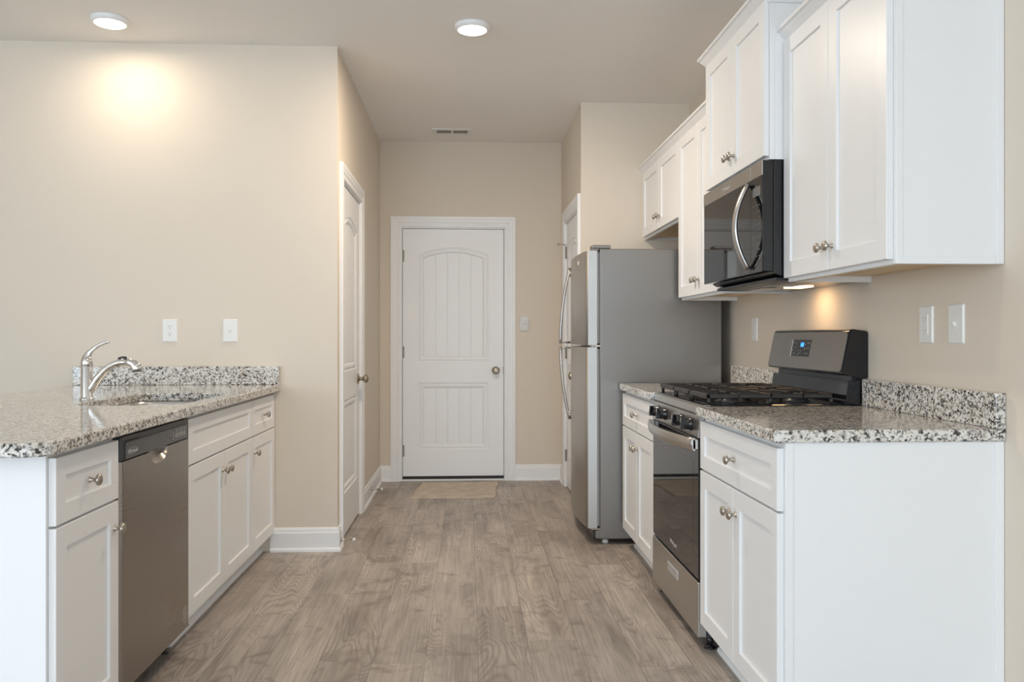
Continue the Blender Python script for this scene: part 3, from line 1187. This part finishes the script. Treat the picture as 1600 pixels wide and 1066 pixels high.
def fhandle(zs, parent):
    # zs: from the split outward; stands off most at the split
    z0, z1 = zs
    pts, rad = [], []
    yy = FY1 - .075
    for k in range(17):
        t = k / 16
        off = .062 * math.cos(t * PI / 2) ** .85
        pts.append((.652 - off, yy, z0 + (z1 - z0) * t))
        rad.append((.0150 - .004 * t, .009))
    m = BM(); tube(m, pts, rad, 14, up=(1, 0, 0))
    s = 1 if z1 > z0 else -1
    tube(m, [(.592, yy, z0 + s * .006), (.618, yy, z0 + s * .006), (.655, yy, z0 + s * .006)], [(.011, .006)] * 3, 12, up=(0, 0, 1))
    o = link('handle', m, 'silver_paint', parent)
    m = BM(); tube(m, [(.651, yy, z1 - s * .055), (.6475, yy, z1)], [(.0105, .009), (.009, .004)], 12, up=(1, 0, 0)); link('handle_end', m, 'chrome', o)


fhandle((1.126, 1.610), fd1)
fhandle((1.104, .640), fd2)
m = BM(); box(m, .690, .800, FY0 + .006, FY0 + .075, 1.6625, 1.684, .006, 2); box(m, .690, .735, FY0 + .006, FY0 + .075, 1.653, 1.664, .003); link('hinge_cover', m, 'fridge_side', e)
m = BM(); box(m, .690, .742, FY0 + .004, FY0 + .050, 1.1105, 1.1195, .002); lathe(m, (.700, FY0 + .012, 1.1105), (0, 0, 1), [(0, 0), (.011, 0), (.011, .009), (0, .009)], 14); link('center_hinge', m, 'chrome', e)
m = BM(); box(m, .690, .748, FY0 + .004, FY0 + .050, .082, .0905, .002); link('bottom_hinge', m, 'chrome', e)
m = BM(); box(m, .700, .745, FY0 + .012, FY1 - .012, .032, .080, .004); link('base_grille', m, 'black_satin', e)
m = BM(); box(m, .712, .745, FY0 + .001, FY0 + .0115, .034, .080, .003); link('grille_cap', m, 'fridge_side', e)
for xx, yy in ((.775, FY0 + .05), (.775, FY1 - .05), (1.38, FY0 + .05), (1.38, FY1 - .05)):
    m = BM(); lathe(m, (xx, yy, 0), (0, 0, 1), [(0, 0), (.016, 0), (.018, .004), (.018, .016), (.010, .020), (.010, .032), (0, .032)], 14); link('foot', m, 'rubber_white', e)
m = BM()
bf = Fr((.6455, FY0 + .235, 1.600), (0, -1, 0), (0, 0, 1), (-1, 0, 0))
fbox(m, bf, -.016, .016, -.012, .012, -.002, .0012, .0006)
text(m, 'W', bf, 0, -.007, .0014, .019, align='CENTER')
link('badge', m, 'logo_silver', fd1)

# ------------------------------------------------------------------ gas range
GY0, GY1 = RY[2] + .005, RY[1] - .005
gy = (GY0 + GY1) / 2
xf = .853
e = empty('gas_range', (1.16, gy, 0), 'stainless and black gas range with cast iron grates between the two right counters', 'range')
fr = Fr((xf, 0, 0), (0, -1, 0), (0, 0, 1), (-1, 0, 0))        # a runs towards the camera seen from the front: left to right
A0, A1 = -GY1, -GY0
m = BM(); box(m, xf + .030, XR - .035, GY0 + .002, GY1 - .002, .045, .893, .003); link('body', m, 'black_satin', e)
# cooktop tray
m = BM(); box(m, xf + .020, XR - .075, GY0, GY1, .8935, .9125, .005, 2); box(m, xf + .045, XR - .10, GY0 + .03, GY1 - .03, .9120, .9145, .002); ct = link('cooktop', m, 'black_gloss', e)
# tilted control panel
m = BM()
pf = Fr((0, 0, 0), (1, 0, 0), (0, 0, 1), (0, 1, 0))
prism(m, [(xf - .002, .790), (xf + .045, .790), (xf + .045, .912), (xf + .024, .912), (xf + .010, .905), (xf + .004, .872)], pf, GY0 + .001, GY1 - .001)
cpn = link('control_panel', m, 'silver_paint', e)
m = BM(); prism(m, [(xf + .0015, .8735), (xf + .006, .8705), (xf + .006, .8775), (xf + .0045, .8785)], pf, GY0 + .0005, GY1 - .0005); link('panel_seam', m, 'slot_dark', cpn)
for dy in (.27, .135, -.135, -.27):
    m = BM()
    ax = Vector((-1, 0, .07)).normalized()
    o = Vector((xf + .001, gy + dy, .832))
    lathe(m, o, ax, [(0, 0), (.026, 0), (.026, .006), (.0225, .008), (.021, .024), (.019, .0265), (0, .0265)], 24)
    kf = Fr(o, (0, -1, 0), (.07, 0, 1), ax)
    fbox(m, kf, -.0075, .0075, -.022, .022, .008, .042, .003, 2)
    k = link('burner_knob', m, 'black_gloss', e)
    m = BM(); fbox(m, kf, -.0012, .0012, .006, .020, .0415, .0425); link('knob_mark', m, 'logo_silver', k)
# oven door
m = BM(); fbox(m, fr, A0 + .002, A1 - .002, .262, .786, -.032, 0, .004, 2); od = link('oven_door', m, 'black_glass', e)
m = BM(); fbox(m, fr, A0 + .075, A1 - .075, .335, .700, -.002, .0004); link('oven_window', m, 'black_glass', od)
m = BM()
pts = []
K = 20
band = []
for k in range(K + 1):
    t = k / K
    a = A0 + .004 + (A1 - A0 - .008) * t
    off = .018 + .045 * math.sin(PI * t) ** .8
    band.append((a, off))
rings = []
for a, off in band:
    rings.append([m.verts.new(fr(a, zz, nn)) for zz, nn in ((.744, off - .007), (.742, off - .002), (.747, off + .003), (.766, off + .006), (.784, off + .004), (.790, off - .001), (.788, off - .006), (.766, off - .007))])
for p, q in zip(rings, rings[1:]):
    for j in range(8):
        m.faces.new([p[j], p[(j + 1) % 8], q[(j + 1) % 8], q[j]]).smooth = True
m.faces.new(rings[0]); m.faces.new(rings[-1])
for a in (A0 + .004, A1 - .034):
    fbox(m, fr, a, a + .030, .746, .786, -.001, .022, .003)
link('oven_handle', m, 'steel', od)
m = BM()
text(m, 'Whirlpool', fr, -gy, .297, .0005, .026, align='CENTER')
link('logo', m, 'logo_silver', od)
m = BM(); fbox(m, fr, A0 + .002, A1 - .002, .048, .252, -.030, .002, .004, 2); dr = link('storage_drawer', m, 'steel_door', e)
m = BM(); fbox(m, fr, -gy - .085, -gy + .085, .176, .212, .0005, .0045, .002, 2); hp = link('drawer_grip', m, 'logo_silver', dr)
m = BM(); fbox(m, fr, -gy - .078, -gy + .078, .183, .206, .0042, .0050); link('grip_recess', m, 'grey_mark', hp)
for xx, yy in ((xf + .05, GY0 + .03), (xf + .05, GY1 - .03), (1.40, GY0 + .03), (1.40, GY1 - .03)):
    m = BM(); lathe(m, (xx, yy, 0), (0, 0, 1), [(0, 0), (.022, 0), (.022, .005), (.010, .008), (.010, .014), (.013, .015), (.013, .048), (0, .048)], 16); link('leveling_leg', m, 'black_gloss', e)
# burners
for bx, by, r in ((1.02, gy + .235, .045), (1.02, gy - .235, .048), (1.28, gy + .235, .036), (1.28, gy - .235, .040), (1.15, gy, .050)):
    m = BM(); lathe(m, (bx, by, .914), (0, 0, 1), [(0, 0), (r + .012, 0), (r + .010, .006), (r, .008), (r, .014), (0, .014)], 24); bu = link('burner', m, 'black_satin', ct)
    m = BM(); lathe(m, (bx, by, .9282), (0, 0, 1), [(0, 0), (r - .004, 0), (r - .002, .004), (r - .008, .008), (0, .009)], 24); link('burner_cap', m, 'iron', ct)
# cast iron grates
GX0, GX1 = xf + .032, XR - .125
gw = (GY1 - GY0 - .012) / 3
for k in range(3):
    y0 = GY0 + .006 + k * gw + .0015
    y1 = y0 + gw - .003
    m = BM()
    zt0, zt1 = .9375, .9525
    bw = .013

    def bar(xa, xb, ya_, yb_, zl=zt0):
        box(m, min(xa, xb), max(xa, xb), min(ya_, yb_), max(ya_, yb_), zl, zt1, .0035)
    bar(GX0, GX0 + .016, y0, y1, zt0 - .004); bar(GX1 - .016, GX1, y0, y1, zt0 - .004)
    bar(GX0, GX1, y0, y0 + bw, zt0 - .002); bar(GX0, GX1, y1 - bw, y1, zt0 - .002)
    yc = (y0 + y1) / 2
    xc_ = (GX0 + GX1) / 2
    bar(xc_ - .007, xc_ + .007, y0, y1)
    for xx in ((GX0 * 3 + GX1) / 4, (GX0 + 3 * GX1) / 4):
        bar(xx - .006, xx + .006, y0, yc - .030)
        bar(xx - .006, xx + .006, yc + .030, y1)
    for xa, xb in ((GX0, GX0 + .085), (xc_ - .085, xc_ + .085), (GX1 - .085, GX1)):
        bar(xa, xb, yc - .006, yc + .006)
    for xx in (GX0 + .012, GX1 - .012, xc_):
        for yy in (y0 + .008, y1 - .008):
            lathe(m, (xx, yy, .9128), (0, 0, 1), [(0, 0), (.006, 0), (.008, .026), (0, .026)], 10)
    link('grate', m, 'iron', e)
# backguard: lower riser, overhanging tilted control head
m = BM()
prism(m, [(1.405, .9130), (1.412, .930), (1.420, .990), (1.423, 1.000), (XR - .033, 1.000), (XR - .033, .9130)], pf, GY0 + .001, GY1 - .001)
prism(m, [(1.440, 1.000), (1.440, 1.032), (XR - .033, 1.032), (XR - .033, 1.000)], pf, GY0 + .014, GY1 - .014)
bg = link('backguard', m, 'black_gloss', e)
m = BM()
tt = bmesh.new()
prism(tt, [(1.393, 1.030), (1.425, 1.190), (1.436, 1.196), (XR - .003, 1.187), (XR - .003, 1.010), (1.470, 1.010), (1.408, 1.026)], pf, GY0, GY1)
bmesh.ops.bevel(tt, geom=tt.edges[:], offset=.004, segments=2, affect='EDGES')
join(m, tt)
bh = link('console', m, 'black_gloss', e)
cd = Vector((1.425 - 1.393, 0, 1.190 - 1.030)).normalized()
cn = Vector((-cd.z, 0, cd.x))
cf = Fr((1.393, 0, 1.030), (0, -1, 0), cd, cn)
m = BM()
poly = [(a, b_) for a, b_ in rrect(A0 + .006, A1 - .006, .004, .158, (.012,) * 4, 0, 5)]
prism(m, poly, cf, -.002, .002)
link('console_face', m, 'steel_dark', bh)
ga = -gy
m = BM(); fbox(m, cf, ga - .125, ga + .063, .055, .126, .0015, .0030, .001); cdp = link('display_panel', m, 'black_gloss', bh)
m = BM()
fbox(m, cf, ga - .129, ga - .1235, .053, .128, .0015, .0042, .001)
link('display_bezel', m, 'chrome', cdp)
m = BM(); fbox(m, cf, ga - .036, ga - .004, .096, .113, .0028, .0034); link('clock_window', m, 'display_blue', cdp)
m = BM()
random.seed(3)
for a, b_ in ((-.105, .113), (-.085, .113), (.012, .106), (.034, .112), (.052, .112), (-.092, .092), (.010, .088), (.030, .090), (.048, .090), (-.110, .066), (-.090, .066), (-.050, .078), (-.030, .078), (-.050, .068), (-.030, .068), (-.050, .061), (.025, .068), (.048, .068), (-.110, .080)):
    fbox(m, cf, ga + a - .004, ga + a + .004, b_ - .0018, b_ + .0018, .0028, .0033)
link('console_marks', m, 'grey_mark', cdp)

# ------------------------------------------------------------------ over-the-range microwave
MY0, MY1 = Y1 - 2 * W30 + .003, Y1 - W30 - .003
mx = 1.093
e = empty('microwave', (1.3, (MY0 + MY1) / 2, 1.38), 'black and stainless over-the-range microwave with a bowed silver handle', 'microwave')
fr = Fr((mx, 0, 0), (0, -1, 0), (0, 0, 1), (-1, 0, 0))
A0, A1 = -MY1, -MY0
m = BM()
prism(m, [(mx + .042, 1.408), (mx + .042, 1.8265), (XR - .003, 1.8265), (XR - .003, 1.376), (mx + .150, 1.376), (mx + .060, 1.398)], pf, MY0, MY1)
link('housing', m, 'black_gloss', e)
m = BM(); fbox(m, fr, A0, A1, 1.410, 1.8255, -.041, 0, .003, 2); mfront = link('door', m, 'black_glass', e)
m = BM(); fbox(m, fr, A0 + .0005, A1 - .128, 1.770, 1.825, -.003, .0015, .001); fbox(m, fr, A1 - .1265, A1 - .0005, 1.770, 1.825, -.003, .0015, .001); link('top_trim', m, 'steel_door', mfront)
m = BM(); fbox(m, fr, A1 - .1278, A1 - .1262, 1.412, 1.770, -.001, .0004); link('door_gap', m, 'slot_dark', mfront)
m = BM(); text(m, 'Whirlpool', fr, -.5 * (MY0 + MY1) - .05, 1.789, .0017, .024, align='CENTER'); link('logo', m, 'logo_silver', mfront)
pts, rad = [], []
ay = A1 - .136
for k in range(25):
    t = k / 24
    off = .008 + .052 * math.sin(PI * t) ** .85
    pts.append(fr(ay, 1.430 + .325 * t, off))
    rad.append((.019, .0095))
m = BM(); tube(m, pts, rad, 14, up=(1, 0, 0))
link('handle', m, 'silver_paint', mfront)
m = BM()
for r in range(9):
    for c in range(3):
        fbox(m, fr, A1 - .098 + c * .030, A1 - .088 + c * .030, 1.470 + r * .024, 1.4745 + r * .024, -.0002, .0005)
fbox(m, fr, A1 - .105, A1 - .022, 1.700, 1.735, -.0002, .0004)
link('keypad', m, 'dim_mark', mfront)
m = BM(); box(m, mx + .16, XR - .16, MY0 + .05, MY0 + .33, 1.3735, 1.3762, .001); box(m, mx + .16, XR - .16, MY1 - .33, MY1 - .05, 1.3735, 1.3762, .001); link('grease_filter', m, 'steel_sink', e)
m = BM(); box(m, mx + .055, mx + .145, MY0 + .02, MY1 - .02, 1.3775, 1.390, .003); link('intake_grille', m, 'black_satin', e)
ly = (MY0 + MY1) / 2
m = BM(); box(m, 1.345, 1.425, ly - .06, ly + .06, 1.3725, 1.3762, .001); link('lamp_cover', m, 'hood_lens', e)
sl = area_light('cooktop_lamp', (0, 0, 0), (0, 0.35, 0), .07, .12, 0.5, (1.0, .62, .30), spread=PI)
sl.parent = e
sl.location = Vector((1.385, ly, 1.368)) - e.location
sl.rotation_euler = (0, -0.15, 0)


# ------------------------------------------------------------------ wall plates
def plate(name, fr, kind, label, cat, group=None):
    e = empty(name, fr(0, 0), label, cat, group)
    m = BM()
    e0 = .004
    L = [(.0395, .0615, 0), (.0395, .0615, .0015), (.0355, .0575, .0060)]
    loops = [[m.verts.new(fr(x, y, n)) for x, y in rrect(-a, a, -b_, b_, (.004,) * 4, 0, 3)] for a, b_, n in L]
    for p, q in zip(loops, loops[1:]):
        k = len(p)
        for j in range(k):
            m.faces.new([p[j], p[(j + 1) % k], q[(j + 1) % k], q[j]])
    m.faces.new(loops[0]); m.faces.new(loops[-1])
    link('cover_plate', m, 'plate_white', e)
    scr = (-.030, .030) if kind == 'toggle' else (0,) if kind == 'duplex' else (-.048, .048)
    for s in scr:
        m = BM()
        lathe(m, fr(0, s, .0058), fr.n, [(0, 0), (.003, 0), (.0028, .0008), (0, .0010)], 10)
        link('screw', m, 'rubber_white', e)
    if kind == 'duplex':
        for s in (-.0195, .0195):
            m = BM()
            prism(m, [(.0165 * math.cos(2 * PI * k / 24), max(-.0135, min(.0135, .0165 * math.sin(2 * PI * k / 24))) + s) for k in range(24)], fr, .0055, .0072)
            r = link('receptacle', m, 'plate_white', e)
            m = BM()
            fbox(m, fr, -.0075, -.0055, s + .000, s + .008, .0070, .0074)
            fbox(m, fr, .0055, .0072, s + .0005, s + .0075, .0070, .0074)
            lathe(m, fr(0, s - .0065, .0070), fr.n, [(0, 0), (.0024, 0), (.0024, .0004), (0, .0004)], 10)
            link('slots', m, 'slot_dark', r)
    elif kind == 'gfci':
        m = BM(); fbox(m, fr, -.0165, .0165, -.0335, .0335, .0050, .0078, .001); r = link('receptacle', m, 'plate_white', e)
        m = BM()
        for s in (-.020, .020):
            fbox(m, fr, -.0075, -.0055, s - .002, s + .006, .0077, .0081)
            fbox(m, fr, .0055, .0072, s - .002, s + .006, .0077, .0081)
            lathe(m, fr(0, s - .0080, .0077), fr.n, [(0, 0), (.0022, 0), (.0022, .0004), (0, .0004)], 10)
        link('slots', m, 'grey_mark', r)
        m = BM(); fbox(m, fr, -.008, .008, .001, .006, .0076, .0090, .0006); fbox(m, fr, -.008, .008, -.006, -.001, .0076, .0090, .0006); link('test_buttons', m, 'rubber_white', r)
    else:
        m = BM(); fbox(m, fr, -.005, .005, -.012, .012, .0056, .0064); prism_pts = None
        kf = Fr(fr(0, 0, .006), fr.a, (fr.b * .9 + fr.n * .45).normalized(), (fr.n * .9 - fr.b * .45).normalized())
        fbox(m, kf, -.0042, .0042, -.006, .010, -.002, .009, .001)
        link('toggle', m, 'plate_white', e)
    return e


fl = lambda x: Fr((x, YL, 1.2013), (1, 0, 0), (0, 0, 1), (0, -1, 0))
frr = lambda y: Fr((XR, y, 1.206), (0, -1, 0), (0, 0, 1), (-1, 0, 0))
plate('electrical_outlet', fl(-1.6086), 'duplex', 'white duplex outlet with two sockets on the left wall above the sink backsplash', 'outlet')
plate('light_switch', fl(-1.2876), 'toggle', 'white single toggle switch on the left wall, right of the outlet', 'switch')
plate('electrical_outlet', frr(4.211), 'gfci', 'white outlet on the right wall between the refrigerator and the range console', 'outlet')
plate('electrical_outlet', frr(2.603), 'gfci', 'white rectangular outlet on the right wall below the largest wall cabinet', 'outlet')
plate('light_switch', frr(2.438), 'toggle', 'white toggle switch on the right wall nearest the camera, beside the rectangular outlet', 'switch')
bs = plate('light_switch', Fr((.4544, YB, 1.2755), (1, 0, 0), (0, 0, 1), (0, -1, 0)), 'toggle', 'white switch wrapped in clear film beside the back door', 'switch')
m = BM()
random.seed(5)
nx, nz = 8, 12
g = [[m.verts.new((.4544 + (i / nx - .5) * .083, YB - .016 - .006 * random.random() - (.004 if 0 < i < nx and 0 < j < nz else -.010), 1.2755 + (j / nz - .5) * .127)) for j in range(nz + 1)] for i in range(nx + 1)]
for i in range(nx):
    for j in range(nz):
        m.faces.new([g[i][j], g[i + 1][j], g[i + 1][j + 1], g[i][j + 1]])
link('plastic_film', m, 'clear_film', bs)

# ------------------------------------------------------------------ ceiling lights
gl = 'round ceiling lights'
e = empty('ceiling_light', (-1.785, 4.18, H_C), 'lit round ceiling light close to the left wall', 'light', gl)
m = BM(); lathe(m, (-1.785, 4.18, H_C), (0, 0, -1), [(0, 0), (.090, 0), (.091, .004), (.086, .018), (.080, .024), (.074, .025), (.072, .021), (0, .021)], 48); link('trim_ring', m, 'trim_white', e)
m = BM(); lathe(m, (-1.785, 4.18, H_C - .0215), (0, 0, -1), [(0, 0), (.0715, 0), (.068, .005), (.045, .009), (0, .011)], 48); link('lens', m, 'lamp_lens', e)
L1 = area_light('ceiling_lamp', (0, 0, -.036), (0, 0, 0), .13, .13, 3.4, WARM, spread=PI, parent=e, shape='DISK')
k = copy_tree(e, (.02, 4.17, H_C), 'lit round ceiling light above the middle of the kitchen')


def lamp_power(o, watts):
    for c in o.children:
        if c.type == 'LIGHT':
            c.data = c.data.copy()
            c.data.energy = watts


lamp_power(k, 22)
# unseen copies added over the near kitchen and living room to brighten them
for px, py, pw in ((-.15, 2.1, 4.0), (-3.9, -.8, 7), (-1.8, -2.4, 10), (-3.9, -4.8, 10), (.02, -5.0, 10)):
    k = copy_tree(e, (px, py, H_C), 'added unseen ceiling light brightening the room from behind or above the camera')
    lamp_power(k, pw)

# ------------------------------------------------------------------ ceiling vent
vx, vy = -.125, 6.315
e = empty('ceiling_vent', (vx, vy, H_C), 'white slotted air register in the ceiling before the back door', 'vent')
m = BM()
vf = Fr((vx, vy, H_C), (1, 0, 0), (0, 1, 0), (0, 0, -1))
for q in ((-.152, -.118, -.088, .088), (.118, .152, -.088, .088), (-.118, .118, -.088, -.052), (-.118, .118, .052, .088), (-.008, .008, -.052, .052)):
    fbox(m, vf, *q, 0, .007, .001)
link('frame', m, 'plate_white', e)
m = BM(); fbox(m, vf, -.119, .119, -.053, .053, .0, .0012); link('duct', m, 'slot_dark', e)
m = BM()
for s0 in (-.114, .012):
    for k in range(14):
        a = s0 + k * .0076
        fbox(m, vf, a, a + .0022, -.052, .052, .001, .006)
link('louvers', m, 'plate_white', e)

# ------------------------------------------------------------------ door stops
e = empty('door_stop', (HL + .0125, 4.545, .050), 'metal rod door stop with white tip on the baseboard at the left wall corner', 'door stop', 'baseboard door stops')
m = BM(); lathe(m, (HL + .0125, 4.545, .050), (1, 0, 0), [(0, 0), (.011, 0), (.011, .003), (.006, .008), (.0042, .012), (.0042, .066), (0, .066)], 16); link('rod', m, 'nickel', e)
m = BM(); lathe(m, (HL + .0785, 4.545, .050), (1, 0, 0), [(0, -.002), (.0085, -.002), (.0095, .004), (.0095, .011), (.007, .014), (0, .014)], 16); link('tip', m, 'rubber_white', e)
copy_tree(e, (HL + .0125, 5.985, .062), 'metal door stop with white tip on the hall baseboard beside the back door mat')

# ------------------------------------------------------------------ door mat
m = BM()
random.seed(11)
nx, ny = 90, 84
mx0, my0, my1 = -.090, 5.920, 6.545


def mp(i, j, z):
    u, v_ = i / nx, j / ny
    x = mx0 - .305 + .61 * u + .005 * math.sin(v_ * 9) + (v_ - .5) * .045
    return (x + random.uniform(-.0015, .0015), my0 + (my1 - my0) * v_ + .004 * math.sin(u * 7) + random.uniform(-.0015, .0015), z)


top = [[m.verts.new(mp(i, j, .010 + random.uniform(-.002, .002) - (.003 if i in (0, nx) or j in (0, ny) else 0))) for j in range(ny + 1)] for i in range(nx + 1)]
for i in range(nx):
    for j in range(ny):
        m.faces.new([top[i][j], top[i + 1][j], top[i + 1][j + 1], top[i][j + 1]]).smooth = True
rim = [top[i][0] for i in range(nx + 1)] + [top[nx][j] for j in range(1, ny + 1)] + [top[i][ny] for i in range(nx - 1, -1, -1)] + [top[0][j] for j in range(ny - 1, 0, -1)]
low = [m.verts.new((v.co.x, v.co.y, .0008)) for v in rim]
k = len(rim)
for j in range(k):
    m.faces.new([rim[j], rim[(j + 1) % k], low[(j + 1) % k], low[j]])
m.faces.new(low)
o = link('door_mat', m, 'mat_pile')
o['label'] = 'tan pile door mat lying on the floor before the back door'
o['category'] = 'mat'
